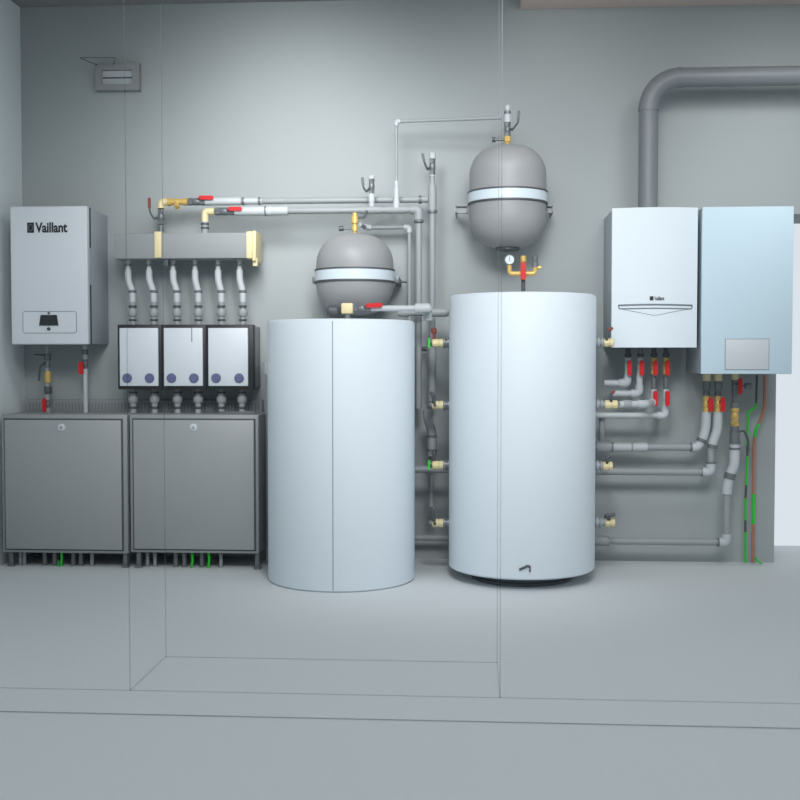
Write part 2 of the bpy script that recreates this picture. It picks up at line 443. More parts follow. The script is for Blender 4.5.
# slotted trunking behind the cabinet tops
x0, x1, z0, z1 = rect(26, 400, 262, 412, 5.9)
t = thing('cable_trunking', 'grey slotted cable trunking on the wall just above the cabinet tops', 'trunking', ((x0+x1)/2, 5.92, z0))
MB().box(x0, x1, 5.905, W, z0, z1, .003).build('channel', M['box'], t)
b = MB()
n = 70
for i in range(n):
    X = x0+.02+(x1-x0-.04)*i/(n-1); b.box(X-.0025, X+.0025, 5.9035, 5.906, z0+.008, z1-.014)
b.build('slots', M['line'], t)
# thin bracket lying on the right cabinet
x0, x1, z0, z1 = rect(219, 409.5, 256, 412, 5.74)
tag(MB().box(x0, x1, 5.73, 5.75, ctop, ctop+.010, .002).build('metal_strip', M['fit'], origin=Vector((x0, 5.73, ctop))), 'thin grey metal strip lying on the right steel cabinet top', 'strip')

# pipe beside the right cabinet
Yq = 5.74
A = path([(266.9, 366), (266.9, 555)], Yq)
t = thing('vertical_pipe', 'slim grey upright pipe in the gap between right cabinet and shorter tank', 'pipe', (A[0].x, Yq, 0))
MB().tube([A[0], Vector((A[0].x, Yq, 0))], .009).build('pipe', M['pipe'], t)
MB().cyl((A[0].x, Yq, P(262, 374, Yq).z), (A[0].x, Yq, P(262, 362, Yq).z), .0165, 18).build('tee', M['pale'], t)
MB().cyl((A[0].x, Yq, P(262, 415, Yq).z), (A[0].x, Yq, P(262, 407, Yq).z), .0135, 18).build('coupling', M['pipe'], t)
MB().tube([Vector((A[0].x, Yq, P(262, 507, Yq).z)), P(272, 507, Yq+.1)], .011).build('branch', M['fit'], t)
MB().box(A[0].x-.008, A[0].x+.012, Yq, W, 1.02, 1.035).build('clip', M['fit'], t)

# ------------------------------------------------------------------ pipework on top of the manifold
Y1, Y2 = 5.80, 5.74
# upper supply: valve on outlet, elbow, strainer, valve, pipe to the right
zc = P(170, 202, Y1).z
xa = P(161, 215, Y1).x
valve('upright grey valve with bent red-tipped lever on the manifold top', Vector((xa, Y1, P(161, 217, Y1).z)), 'z', .08, .0185,
      hm='brown', bent=(P(153.5, 218.5, Y1-.02), P(149.4, 211, Y1-.03), P(149.2, 199, Y1-.03)))
t = thing('outlet_neck', 'short outlet neck between manifold box and the upright lever valve', 'pipe', (xa, Y1, MZ1))
MB().cyl((xa, Y1, MZ1-.001), (xa, Y1, P(161, 225.4, Y1).z), .013).build('neck', M['fit'], t)
MB().cyl((xa, Y1, MZ1), (xa, Y1, MZ1+.012), .024, 24).build('flange', M['fit'], t)
zl = P(161, 208.5, Y1).z
t = thing('brass_elbow', 'pale brass elbow turning right above the upright lever valve', 'elbow', (xa, Y1, zl))
MB().tube([Vector((xa, Y1, zl)), Vector((xa, Y1, zc)), Vector((P(168, 202, Y1).x, Y1, zc))], .0185, .016).build('elbow', M['cream'], t)
MB().cyl((xa, Y1, zl), (xa, Y1, zl+.012), .0215, 8).build('collar', M['cream'], t)
X0, X1 = P(168, 202, Y1).x, P(188, 202, Y1).x
t = thing('strainer', 'yellow brass strainer between elbow and upper valve above the manifold', 'strainer', (X0, Y1, zc))
L = X1-X0
MB().lathe((X0, Y1, zc), (1, 0, 0), [(.022, 0), (.022, L*.14), (.016, L*.2), (.019, L*.5), (.015, L*.7), (.02, L*.82), (.02, L)], 16).build('body', M['brass'], t)
MB().cyl((X0+L*.38, Y1-.004, zc), (X0+L*.55, Y1-.03, zc-.034), .013, 10).build('cap', M['brass'], t)
Xm = P(199, 202, Y1).x
valve('upper grey valve with red handle above the manifold box', Vector((P(197, 202, Y1).x, Y1, zc)), 'x', .09, .0205,
      handle=(P(200.5, 197.6, Y1-.03), P(211.5, 197.6, Y1-.03)), hw=.021)
XA = P(205.5, 202, Y1).x
def hp(label, X0, X1, y, z, secs, name='horizontal_pipe', extra=None):
    t = thing(name, label, 'pipe', (X0, y, z))
    for a, c, r, m, nm in secs:
        MB().lathe((a, y, z), (1, 0, 0), [(r*.97, 0), (r, .002), (r, c-a-.002), (r*.97, c-a)], 20).build(nm, M[m], t)
    return t
g = lambda p: P(p, 203, Y1).x
hp('upper pale pipe running from the manifold valves towards the hanging vessels', XA, g(429), Y1, zc,
   [(XA, g(240), .021, 'pale', 'sleeve'), (g(240), g(262), .0175, 'pale', 'pipe'), (g(242), g(244.5), .021, 'fit', 'coupling'), (g(258.5), g(261), .021, 'fit', 'coupling'),
    (g(262), g(284), .017, 'pipe', 'pipe'), (g(284), g(428), .0165, 'pipe', 'pipe'), (g(419), g(421.5), .023, 'fit', 'coupling')])
# lower supply
z2 = P(214, 211.5, Y2).z; xb = P(205, 225, Y2).x
t = thing('brass_elbow', 'pale brass elbow above the manifold middle, leading to the lower valve', 'elbow', (xb, Y2, MZ1))
MB().tube([Vector((xb, Y2, P(205, 223, Y2).z)), Vector((xb, Y2, z2)), Vector((P(214.5, 212, Y2).x, Y2, z2))], .0185, .016).build('elbow', M['cream'], t)
MB().cyl((xb, Y2, MZ1-.001), (xb, Y2, P(205, 222, Y2).z), .019, 18).build('neck', M['pipe'], t)
for yy in (224, 228): MB().cyl((xb, Y2, P(205, yy+1.2, Y2).z), (xb, Y2, P(205, yy-.8, Y2).z), .022, 20).build('collar', M['dark'], t)
valve('lower grey valve with red handle above the manifold box', Vector((P(225, 211.5, Y2).x, Y2, z2)), 'x', .10, .021,
      handle=(P(229.5, 208.8, Y2-.03), P(240, 208.8, Y2-.03)), hw=.021)
g2 = lambda p: P(p, 212, Y2).x
XB = P(235, 211, Y2).x
hp('lower pale pipe running from the manifold valves behind the shorter tank vessel', XB, g2(413), Y2, z2,
   [(XB, g2(263), .0235, 'pale', 'sleeve'), (g2(263), g2(272), .025, 'pale', 'coupling'), (g2(265), g2(266.5), .0265, 'fit', 'ring'), (g2(272), g2(288), .0235, 'pale', 'sleeve'), (g2(288), g2(411), .0165, 'pipe', 'pipe'),
    (g2(362), g2(381), .0195, 'pipe', 'tee'), (g2(386), g2(406), .0195, 'pipe', 'tee')])
# stand pipe with valve at x 371
zt = z2+.0185
A = P(371.7, 200, Y2)
t = thing('stand_pipe', 'short pale stand pipe on the lower pipe above the small vessel', 'pipe', (A.x, Y2, zt))
MB().lathe((A.x, Y2, zt-.002), (0, 0, 1), [(.014, 0), (.014, .02), (.017, .03), (.017, .06), (.012, .075), (.012, P(371, 194, Y2).z-zt)], 18).build('pipe', M['pale'], t)
valve('upright grey air valve with dark bent lever on the short stand pipe', Vector((A.x, Y2, P(371.7, 186.5, Y2).z)), 'z', .078, .0155,
      hm='dark', bent=(P(366.3, 191.5, Y2-.02), P(363.4, 187.5, Y2-.03), P(362.4, 178.5, Y2-.03)), nuts=[(1, .016)], nutm='pale')
# stand pipe at x 398 going up and right to the large vessel
A = P(396.5, 200, Y2)
top = P(397.5, 121.5, Y2)
pts = [Vector((A.x, Y2, zt+.002)), Vector((A.x, Y2, top.z)), Vector((P(501, 120, 5.69).x, 5.69, top.z))]
t = pipe_run('connecting_pipe', 'thin pale pipe rising and turning right to the large hanging vessel', 'pipe', pts, .0085,
         couplings=[(P(396.5, 197, Y2), (0, 0, 1), .05, 1.75, 'pale'), (P(396.5, 205.5, Y2), (0, 0, 1), .022, 2.1, 'pale'), (P(396.5, 184, Y2), (0, 0, 1), .016, 1.5, 'pale')], er=1.5, em='pale')
for o in t.children:
    if o.name.startswith('coupling'):
        for v in o.data.vertices: pass
# three uprights between the tanks
zt2 = z2
X = P(418.7, 250, Y2).x
t = thing('upright_pipe', 'pale upright pipe with thick elbow cap at the end of the lower pipe', 'pipe', (X, Y2, .0))
MB().tube([Vector((X, Y2, z2-.03)), Vector((X, Y2, P(418, 408, Y2).z))], .0165).build('pipe', M['pipe'], t)
MB().tube([Vector((g2(411), Y2, z2)), Vector((X, Y2, z2)), Vector((X, Y2, P(418, 221.5, Y2).z))], .0245, .03).build('elbow', M['pipe'], t)
MB().lathe((X, Y2, P(418, 222.8, Y2).z), (0, 0, 1), [(.024, 0), (.0268, .004), (.0268, .012), (.024, .016)], 20).build('collar', M['fit'], t)
X = P(432.3, 260, Y1).x
t = thing('upright_pipe', 'tall pale upright pipe with coned top at the end of the upper pipe', 'pipe', (X, Y1, 0))
zt3 = P(432, 187, Y1).z
MB().lathe((X, Y1, P(432, 345, Y1).z), (0, 0, 1), [(.0165, 0), (.0165, P(432, 212, Y1).z-P(432, 345, Y1).z), (.0225, P(432, 211, Y1).z-P(432, 345, Y1).z), (.0225, zt3-P(432, 345, Y1).z), (.012, zt3+.02-P(432, 345, Y1).z), (.012, P(432, 175.5, Y1).z-P(432, 345, Y1).z)], 20).build('pipe', M['pipe'], t)
MB().cyl((X, Y1, P(432, 213, Y1).z), (X, Y1, P(432, 210.5, Y1).z), .0265, 20).build('collar', M['fit'], t)
MB().cyl((X, Y1, P(432, 341, Y1).z), (X, Y1, P(432, 374, Y1).z), .022, 20).build('sleeve', M['pipe'], t)
MB().tube([P(432, 372, Y1), P(432, 388, Y1), P(432, 402, Y1)], .0215).build('sleeve', M['pipe'], t)
valve('upright grey air valve with red-brown lever on the tall coned pipe', Vector((X, Y1, P(432, 167, Y1).z)), 'z', .085, .0165,
      hm='dark', bent=(P(427.2, 169, Y1-.02), P(424.5, 163, Y1-.03), P(422.6, 154.5, Y1-.03)), nuts=[(1, .03), (-1, .006)], nutm='pale')
# branch from small vessel
pts = path([(361, 224.3, 5.70), (366, 224.3, 5.84), (409.5, 224.3, 5.84), (409.5, 322, 5.84)], 5.84)
pts[0] = P(360, 224.3, 5.70); pts[1].z = pts[2].z = pts[0].z; pts[3].x = pts[2].x
pipe_run('branch_pipe', 'thin pale branch pipe from the small vessel turning down beside the uprights', 'pipe', pts, .011, em='pale', er=1.45)

# ------------------------------------------------------------------ expansion vessels
def vessel(px_l, px_r, top, bot, b0, b1, label, cyl_part):
    Yv = 5.69
    X0, X1 = P(px_l, (top+bot)/2, Yv).x, P(px_r, (top+bot)/2, Yv).x
    r = (X1-X0)/2; X = (X0+X1)/2; m = (px_l+px_r)/2
    zt, zb = P(m, top, Yv).z, P(m, bot, Yv).z
    t = thing('expansion_vessel', label, 'vessel', (X, Yv, zb), 'hanging expansion vessels')
    h = zt-zb; d = (h-cyl_part)/2
    prof = []
    e = .74
    for i in range(15):
        a = PI/2*i/14; prof.append((r*max(math.sin(a), 0)**e, d-d*max(math.cos(a), 0)**.95))
    for i in range(15):
        a = PI/2*(1-i/14); prof.append((r*max(math.sin(a), 0)**e, h-d+d*max(math.cos(a), 0)**.95))
    MB().lathe((X, Yv, zb), (0, 0, 1), prof, 56).build('shell', M['vessel'], t)
    mz = P(m, (b0+b1)/2, Yv-r).z; hh = (P(m, b0, Yv-r).z-P(m, b1, Yv-r).z)/2
    bd = MB().lathe((X, Yv, mz-hh), (0, 0, 1), [(r-.004, 0), (r+.006, .001), (r+.006, 2*hh-.001), (r-.004, 2*hh)], 56).build('belt', M['band'], t)
    for s in (-1, 1):
        MB().lathe((X, Yv, mz+s*hh-.005), (0, 0, 1), [(r-.004, 0), (r+.008, .001), (r+.008, .009), (r-.004, .01)], 56).build('belt_rim', M['dark'], bd)
    MB().lathe((X, Yv, zt-.022), (0, 0, 1), [(.062, 0), (.066, .008), (.06, .016), (.03, .026), (.0, .026)], 28).build('top_flange', M['vessel'], t)
    return t, X, Yv, r, zt, zb, mz
t, X, Yv, r, zt, zb, mz = vessel(316.5, 393.5, 234, 315.5, 267.5, 279.5, 'smaller round grey expansion vessel with pale belt above the shorter tank', .09)
zl = P(316, 279, Yv).z
for s in (-1, 1):
    MB().box(X+s*(r+.012)-.014, X+s*(r+.012)+.014, Yv+.02, W, zl-.02, zl+.012, .002).build('wall_bracket', M['fit'], t)
MB().tube([Vector((X+r*.92, Yv+.1, P(400, 280, Yv).z)), Vector((P(409, 280, 5.84).x-.012, 5.84, P(400, 280, Yv).z))], .005, 0, 8).build('tie_rod', M['fit'], t)
V1 = (X, Yv, zt, zb)
t, X, Yv, r, zt, zb, mz = vessel(469.3, 546.3, 145.5, 248.5, 187, 198.5, 'larger grey expansion vessel with pale belt hung above the taller tank', .20)
for a, c in ((455.5, 468), (545.5, 553)):
    x0, x1, z0, z1 = rect(a, 205.5, c, 213, Yv+.06)
    b = MB(); s = .005
    b.box(x0, x1, Yv+.055, Yv+.065+.02, z0, z0+s); b.box(x0, x1, Yv+.055, Yv+.085, z1-s, z1)
    o_ = x0 if a < 500 else x1-s
    b.box(o_, o_+s, Yv+.055, W, z0, z1); b.box(x0+s, x1-s, Yv+.075, Yv+.08, z0+s, z1-s)
    b.build('wall_bracket', M['fit'], t)
MB().lathe((X, Yv, zb-.012), (0, 0, 1), [(.055, 0), (.062, .004), (.062, .014), (.05, .04)], 28).build('bottom_flange', M['dark'], t)
V2 = (X, Yv, zt, zb)
# fittings on the small vessel
X, Yv, zt, zb = V1
X = P(354.8, 225, Yv).x
t = thing('brass_fitting', 'brass tee fitting on top of the smaller hanging vessel', 'fitting', (X, Yv, zt))
b = MB(); b.lathe((X, Yv, zt), (0, 0, 1), [(.01, 0), (.01, .012), (.016, .016), (.016, .04), (.012, .044), (.012, .052), (.0185, .056), (.0185, .088), (.013, .092), (.013, P(354, 213, Yv).z-zt)], 10)
b.build('body', M['brass'], t)
zk = P(341, 228.5, Yv).z
MB().tube([Vector((X, Yv, zk)), Vector((P(343, 228, Yv).x, Yv, zk))], .006).build('stem', M['fit'], t)
MB().cyl((P(339, 228, Yv).x, Yv, zk), (P(343.5, 228, Yv).x, Yv, zk), .014, 10).build('knob', M['dark'], t)
zk = P(362, 217.5, Yv).z
MB().tube([Vector((X, Yv, zk)), Vector((P(364, 217, Yv).x, Yv, zk)), Vector((P(367, 209, Yv).x, Yv, P(364, 210.5, Yv).z))], .0065, .01).build('lever', M['dark'], t)
# below small vessel, on the shorter tank
Yt = 5.42
tz1 = P(342, 318.5, 5.46-.36).z
xs = P(347.5, 308, Yt).x; zs = P(347, 308.5, Yt).z
t = thing('brass_fitting', 'square pale brass fitting on the shorter tank top', 'fitting', (xs, Yt, tz1))
MB().cyl((xs, Yt, tz1), (xs, Yt, zs), .016, 18).build('neck', M['fit'], t)
MB().box(xs-.029, xs+.029, Yt-.026, Yt+.026, zs-.026, zs+.026, .006).build('body', M['cream'], t)
MB().lathe((P(327, 312, Yt).x, Yt+.02, zs-.012), (1, 0, 0), [(.022, 0), (.03, .012), (.03, .05), (.012, .07), (.012, .12)], 18).build('cap', M['dark'], t)
valve('grey valve with long red handle lying above the shorter tank top', Vector((P(362, 308, Yt).x, Yt, zs)), 'x', .09, .0185,
      handle=(P(367.5, 305.6, Yt-.028), P(380.5, 305, Yt-.028)), hw=.021)
g3 = lambda p: P(p, 306, Yt).x
hp('pale level pipe from the red-handled valve above the shorter tank', g3(371), g3(428), Yt, zs, [(g3(370.6), g3(416), .0145, 'pale', 'pipe'), (g3(415), g3(430), .024, 'pale', 'coupling')])
xe = g3(427)
t = thing('pipe_elbow', 'pale elbow dropping at the right end of the level pipe above tank', 'elbow', (xe, Yt, P(425, 316, Yt).z))
MB().tube([Vector((xe, Yt+.025, zs)), Vector((xe, Yt+.08, zs)), Vector((xe, Yt+.08, P(425, 320, Yt).z))], .022, .02).build('elbow', M['pale'], t)
pts = path([(403, 312.5), (452, 312.5)], 5.66)
pipe_run('cross_pipe', 'grey cross pipe behind the tank tops, between both tanks', 'pipe', pts, .017, couplings=[(P(404, 312.5, 5.66), (1, 0, 0), .03, 1.3, 'pipe'), (P(438, 312.5, 5.66), (1, 0, 0), .05, 1.3, 'pipe')])
# fittings on the large vessel
X, Yv, zt, zb = V2
X = P(507.4, 140, Yv).x
t = thing('brass_fitting', 'brass fitting with side knob on top of the larger hanging vessel', 'fitting', (X, Yv, zt))
zf = P(507, 136.5, Yv).z
MB().lathe((X, Yv, zt), (0, 0, 1), [(.012, 0), (.012, .016), (.0185, .018), (.0185, zf-zt)], 8).build('body', M['brass'], t)
zk = P(500, 139.5, Yv).z
MB().tube([Vector((X, Yv, zk)), Vector((P(496, 139, Yv).x, Yv, zk))], .007).build('stem', M['fit'], t)
MB().cyl((P(492, 139, Yv).x, Yv, zk), (P(495.5, 139, Yv).x, Yv, zk), .014, 10).build('knob', M['dark'], t)
zv = (zf+P(507, 122.5, Yv).z)/2
valve('grey valve with raised dark lever above the larger hanging vessel', Vector((X, Yv, zv)), 'z', P(507, 122.5, Yv).z-zf, .0165,
      hm='dark', bent=(P(512.5, 129.5, Yv-.02), P(517.8, 123, Yv-.025), P(518.8, 112, Yv-.025)))
t = thing('vent_stub', 'pale tee with white cap topping the larger vessel valve', 'pipe', (X, Yv, P(507, 122.5, Yv).z))
zz0 = P(507, 122.5, Yv).z; zz1 = P(507, 105, Yv).z
MB().lathe((X, Yv, zz0), (0, 0, 1), [(.019, 0), (.019, .04), (.013, .044), (.013, .06), (.016, .062), (.016, zz1-zz0-.006), (.011, zz1-zz0)], 18).build('tee', M['pale'], t)
MB().cyl((X, Yv, zz0+.044), (X, Yv, zz0+.056), .0175, 18).build('ring', M['fit'], t)

# safety group between vessel and the taller tank
Yg = 5.40
t2z1 = P(522, 291.5, 5.48-.36).z
X = P(523.3, 275, Yg).x; zg = P(523, 273.5, Yg).z
t = thing('safety_group', 'brass safety group with round gauge and red lever on the taller tank', 'safety valve', (X, Yg, t2z1))
MB().lathe((X, Yg, t2z1), (0, 0, 1), [(.02, 0), (.02, .008), (.01, .012), (.01, zg-t2z1)], 14).build('neck', M['dark'], t)
xl, xr = P(509.5, 270, Yg).x, P(535, 270, Yg).x
MB().tube([Vector((xl, Yg, P(510, 265, Yg).z)), Vector((xl, Yg, zg)), Vector((xr, Yg, zg)), Vector((xr, Yg, P(535, 266, Yg).z))], .0115, .014).build('manifold_tube', M['brass'], t)
MB().lathe((X, Yg, zg-.03), (0, 0, 1), [(.013, 0), (.015, .004), (.015, .045), (.011, .05), (.011, .085), (.015, .087), (.015, P(523, 256, Yg).z-zg+.03)], 12).build('valve_body', M['brass'], t)
lever_plate(MB(), P(523.3, 265, Yg-.026), P(523.3, 277, Yg-.026), .027, .012, (0, 1, 0)).build('lever', M['red'], t)
MB().cyl((X, Yg-.02, zg+.01), (X, Yg, zg+.01), .006, 10).build('lever_stem', M['dark'], t)
q = Vector((xl, Yg, P(510, 260, Yg).z))
gg = MB().lathe(q+Vector((0, .012, 0)), (0, -1, 0), [(.02, 0), (.0255, .004), (.0255, .024), (.0235, .026)], 24).build('gauge', M['fit'], t)
MB().cyl(q+Vector((0, -.0135, 0)), q+Vector((0, -.0155, 0)), .021, 24).build('gauge_face', M['face'], gg)
MB().box(q.x-.0012, q.x+.0012, q.y-.017, q.y-.0155, q.z-.004, q.z+.016).build('needle', M['ink'], gg)
MB().lathe((xr, Yg, P(535, 267, Yg).z), (0, 0, 1), [(.017, 0), (.017, .022), (.012, .026), (.014, .03), (.014, .05), (.008, .056)], 12).build('relief_cap', M['fit'], t)
MB().cyl((xr, Yg, P(535, 267.5, Yg).z), (P(541, 267, Yg).x, Yg, P(535, 267.5, Yg).z), .009, 10).build('outlet', M['brass'], t)

# ------------------------------------------------------------------ the two tanks
def tank(pl, pr, top, base_y, label, ring=None, Yc=5.46):
    Yc = 5.4
    for _ in range(8):                       # centre so that the foot meets the floor where the photo shows it
        X0, X1 = P(pl, 450, Yc).x, P(pr, 450, Yc).x
        r = (X1-X0)/2
        rr = r if ring is None else (P(ring[1], 580, Yc).x-P(ring[0], 580, Yc).x)/2
        Yc = floor_y((pl+pr)/2, base_y if ring is None else ring[2]).y+rr
    print('tank', Yc, r)
    X = (X0+X1)/2
    m = (pl+pr)/2
    zt = P(m, top, Yc-r).z
    zb = 0 if ring is None else P(m, base_y, Yc-r).z
    t = thing('storage_tank', label, 'tank', (X, Yc, 0), 'hot water tanks')
    MB().lathe((X, Yc, zb), (0, 0, 1), [(r-.01, 0), (r, .008), (r, zt-zb-.012), (r-.004, zt-zb-.004), (r-.012, zt-zb)], 96).build('jacket', M['white'], t)
    MB().lathe((X, Yc, zt-.002), (0, 0, 1), [(r-.02, 0), (r-.022, .003), (0, .004)], 64).build('lid', M['white2'], t)
    return t, X, Yc, r, zt, zb
t, X, Yc, r, zt, zb = tank(269, 414.5, 318.5, 593, 'shorter white cylinder tank with upright seam standing on the floor, left of the two')
q = P(332.8, 450, Yc-r*.995); a = math.asin((q.x-X)/r)
sx, sy = X+r*math.sin(a), Yc-r*math.cos(a)
MB().box(sx-.0016, sx+.0016, sy-.001, sy+.006, .01, zt-.012).build('seam', M['line'], t)
T1 = (X, Yc, r, zt)
t, X, Yc, r, zt, zb = tank(449, 595, 291.5, 580.5, 'taller white cylinder tank raised on a dark base ring, right of the two', (470, 571, 587))
rb = (P(571, 580, Yc).x-P(470, 580, Yc).x)/2
MB().lathe((X, Yc, 0), (0, 0, 1), [(rb-.01, 0), (rb, .004), (rb, .014), (rb-.012, .018), (rb-.012, zb+.001)], 64).build('base_ring', M['dark'], t)
d = []
for a, c in ((519.5, 569.5), (524, 567.5), (528, 565.6), (530, 567), (529.8, 572)):
    p = P(a, c, Yc-r); aa = math.asin((p.x-X)/r); d.append(Vector((X+(r+.003)*math.sin(aa), Yc-(r+.003)*math.cos(aa), p.z)))
MB().tube(d[:4], .0055, .008, 8).tube(d[3:], .0035, 0, 8).build('corner_mark', M['dark'], t)
T2 = (X, Yc, r, zt); T2y = Yc
for py, side in ():
    pass

# ------------------------------------------------------------------ valves in the gap between the tanks
Yn = T2y
XT = T2[0]-T2[2]
WORD = {343: 'topmost', 405: 'second from the top', 465: 'third from the top', 523: 'lowest'}
for py in (343, 405, 465, 523):
    z = P(437, py, Yn).z; xc = P(436, py, Yn).x
    col = 'green' if py in (343, 465) else 'dark'
    t = thing('tank_valve', {343: 'topmost brass valve with green handle in the gap between the tanks',
                             405: 'upper brass valve with dark bent lever between the two tanks',
                             465: 'lower brass valve with green handle beside the horizontal pipe between tanks',
                             523: 'lowest brass valve between the tanks, with dark lever near the floor'}[py], 'valve', (xc, Yn, z), 'brass valves between the tanks')
    MB().lathe((xc-.02, Yn, z), (1, 0, 0), [(.016, 0), (.021, .004), (.021, .03), (.018, .034), (.021, .04), (.021, .056)], 10).build('body', M['cream'], t)
    MB().tube([Vector((xc-.016, Yn, z)), Vector((xc-.03, Yn, z)), Vector((xc-.03, Yn+.12, z))], .016, .015).build('elbow', M['fit'], t)
    MB().lathe((xc+.036, Yn, z), (1, 0, 0), [(.017, 0), (.027, .002), (.027, .012), (.02, .014), (.02, .02), (.028, .022), (.028, .034), (.019, .036), (.019, XT-xc-.0365)], 20).build('union', M['fit'], t)
    if col == 'green':
        lever_plate(MB(), P(429, py-4, Yn-.03), P(429, py+4, Yn-.03), .011, .006, (0, 1, 0)).build('handle', M['green'], t)
        MB().tube([P(429, py, Yn-.03), P(433, py, Yn)], .005).build('stem', M['dark'], t)
        c = P(434, py-12, Yn) if py == 343 else P(434, py-12.5, Yn)
        MB().lathe((c.x, Yn, z+.016), (0, 0, 1), [(.008, 0), (.008, .03), (.014, .034), (.014, .055), (.006, .06)], 12).build('drain_cap', M['brown' if py == 343 else 'dark'], t)
    else:
        MB().tube([P(434, py-2, Yn-.022), P(433, py-10, Yn-.03), P(430.5, py-13 if py < 500 else py-16, Yn-.03)], .009, .01, 10).build('lever', M['dark'], t)
        MB().cyl((xc-.005, Yn-.03, z), (xc-.005, Yn, z), .008, 10).build('stem', M['dark'], t)
# offset drop pipe and level pipes behind
pts = [P(427.5, 410, 5.70), P(427.5, 419, 5.70), P(432, 430, 5.70), P(432, 456, 5.70)]
t = thing('offset_pipe', 'thick grey offset pipe behind the valves between the tanks', 'pipe', pts[0])
MB().tube(pts, .0235, .03).build('bend', M['pipe'], t)
for yy in (436, 450): 
    c = P(432, yy, 5.70); MB().cyl((c.x, 5.70, c.z-.006), (c.x, 5.70, c.z+.006), .027, 20).build('collar', M['fit'], t)
MB().cyl(P(432, 455, 5.70), P(432, 462, 5.70), .015, 16).build('tail', M['dark'], t)
tag(MB().tube(path([(408, 469), (455, 469)], 5.72), .019).build('level_pipe', M['pipe'], origin=P(408, 469, 5.72)), 'pale level pipe crossing the gap between the tanks at mid height', 'pipe')
A = path([(431.5, 472), (431.5, 509)], 5.72)
tag(MB().cyl(A[0]-Vector((0, 0, .02)), A[1], .013).cyl(A[1], A[1]+Vector((0, 0, .02)), .017).build('short_pipe', M['pipe'], origin=A[1]), 'short upright pipe hanging below the level pipe between the tanks', 'pipe')
for q in (path([(404, 537.5), (458, 537.5)], 5.86),):
    tag(MB().tube(q, .016).build('level_pipe', M['pipe'], origin=q[0]), 'lowest level pipe near the floor between the tanks', 'pipe')
tag(MB().tube(path([(405, 349), (427, 349)], 5.87), .012).build('level_pipe', M['fit'], origin=P(405, 349, 5.87)), 'short thin level pipe behind the topmost green-handled valve', 'pipe')

# ------------------------------------------------------------------ right boilers
YW = 5.585
x0, x1, z0, z1 = rect(611.8, 208, 697.3, 347.5, YW)
t = thing('wall_boiler', 'white wall boiler with curved front and flap line under the grey flue', 'boiler', ((x0+x1)/2, 5.75, z0))
MB().box(x0+.002, x1-.002, YW+.03, W, z0+.004, z1-.004, .004).build('casing', M['side'], t)
n = 24; bow = .03; poly = []
for i in range(n+1):
    u = -1+2*i/n; poly.append((x0+(x1-x0)*(u+1)/2, YW-bow*(1-u*u)))
b = MB()
poly2 = poly+[(x1, YW+.024), (x0, YW+.024)]
b.rings([[Vector((x, y, z)) for x, y in poly2] for z in (z0, z1)])
cv = b.build('front_cover', M['white'], t)
MB().box(x0+.008, x1-.008, YW+.022, YW+.032, z0+.008, z1-.008).build('gap_strip', M['dark'], t)
def fy(x): u = -1+2*(x-x0)/(x1-x0); return YW-bow*(1-u*u)
# curved flap ledge: an arc that follows the bowed front
def ribbon(name, pts_px, r, m):
    pp = []
    for a, c in pts_px:
        q = P(a, c, YW-.015); pp.append(Vector((q.x, fy(q.x)-.0005, q.z)))
    return MB().tube(pp, r, 0, 8).build(name, M[m], cv)
N = 14
ribbon('flap_ledge', [(618.5+74*i/N, 305.3-.6*math.sin(PI*i/N)) for i in range(N+1)], .0042, 'line')
ribbon('flap_edge', [(619.5+72*i/N, 308.8-.4*math.sin(PI*i/N)) for i in range(N+1)], .003, 'line')
ribbon('flap_edge', [(618.5, 305.5), (619.5, 308.8)], .003, 'line'); ribbon('flap_edge', [(692.5, 305.5), (691.8, 308.8)], .003, 'line')
ribbon('flap_point', [(623+30*i/8, 309.5+6*i/8) for i in range(9)]+[(658, 315), (663, 314)]+[(666+22*i/8, 313.2-4*i/8) for i in range(9)], .0013, 'line')
a0, a1, b0, b1 = rect(649.8, 296.3, 653.4, 300.3, YW-.03)
MB().box(a0, a1, fy(a0)-.003, fy(a0)+.003, b0, b1).build('logo_tile', M['ink'], cv)
c0, c1_, b0, b1 = rect(654.2, 296.5, 664.2, 300.3, YW-.03)
text('lettering', 'Vaillant', c0, c1_, b0, b1, fy(c0)+.0004, M['ink'], cv, bold=.015, depth=.0025)
WB = z0

YL = 5.55
x0, x1, z0, z1 = rect(701.8, 206.5, 793, 374, YL)
t = thing('wall_unit', 'pale blue box-shaped wall unit with small grey plate beside the doorway', 'boiler', ((x0+x1)/2, 5.75, z0))
MB().box(x0+.002, x1-.002, YL+.02, W, z0+.002, z1-.002, .003).build('casing', M['side'], t)
cv = MB().box(x0, x1, YL, YL+.022, z0, z1, .004).build('front_cover', M['blue'], t)
f0, f1, g0, g1 = rect(725.3, 339.3, 768.6, 369.5, YL)
MB().box(f0, f1, YL-.004, YL+.002, g0, g1, .002).build('cover_plate', M['plate'], cv)
b = MB(); w_ = .0022
b.box(f0-w_, f1+w_, YL-.002, YL+.001, g0-w_, g1+w_).build('plate_outline', M['line'], cv)
LB = z0

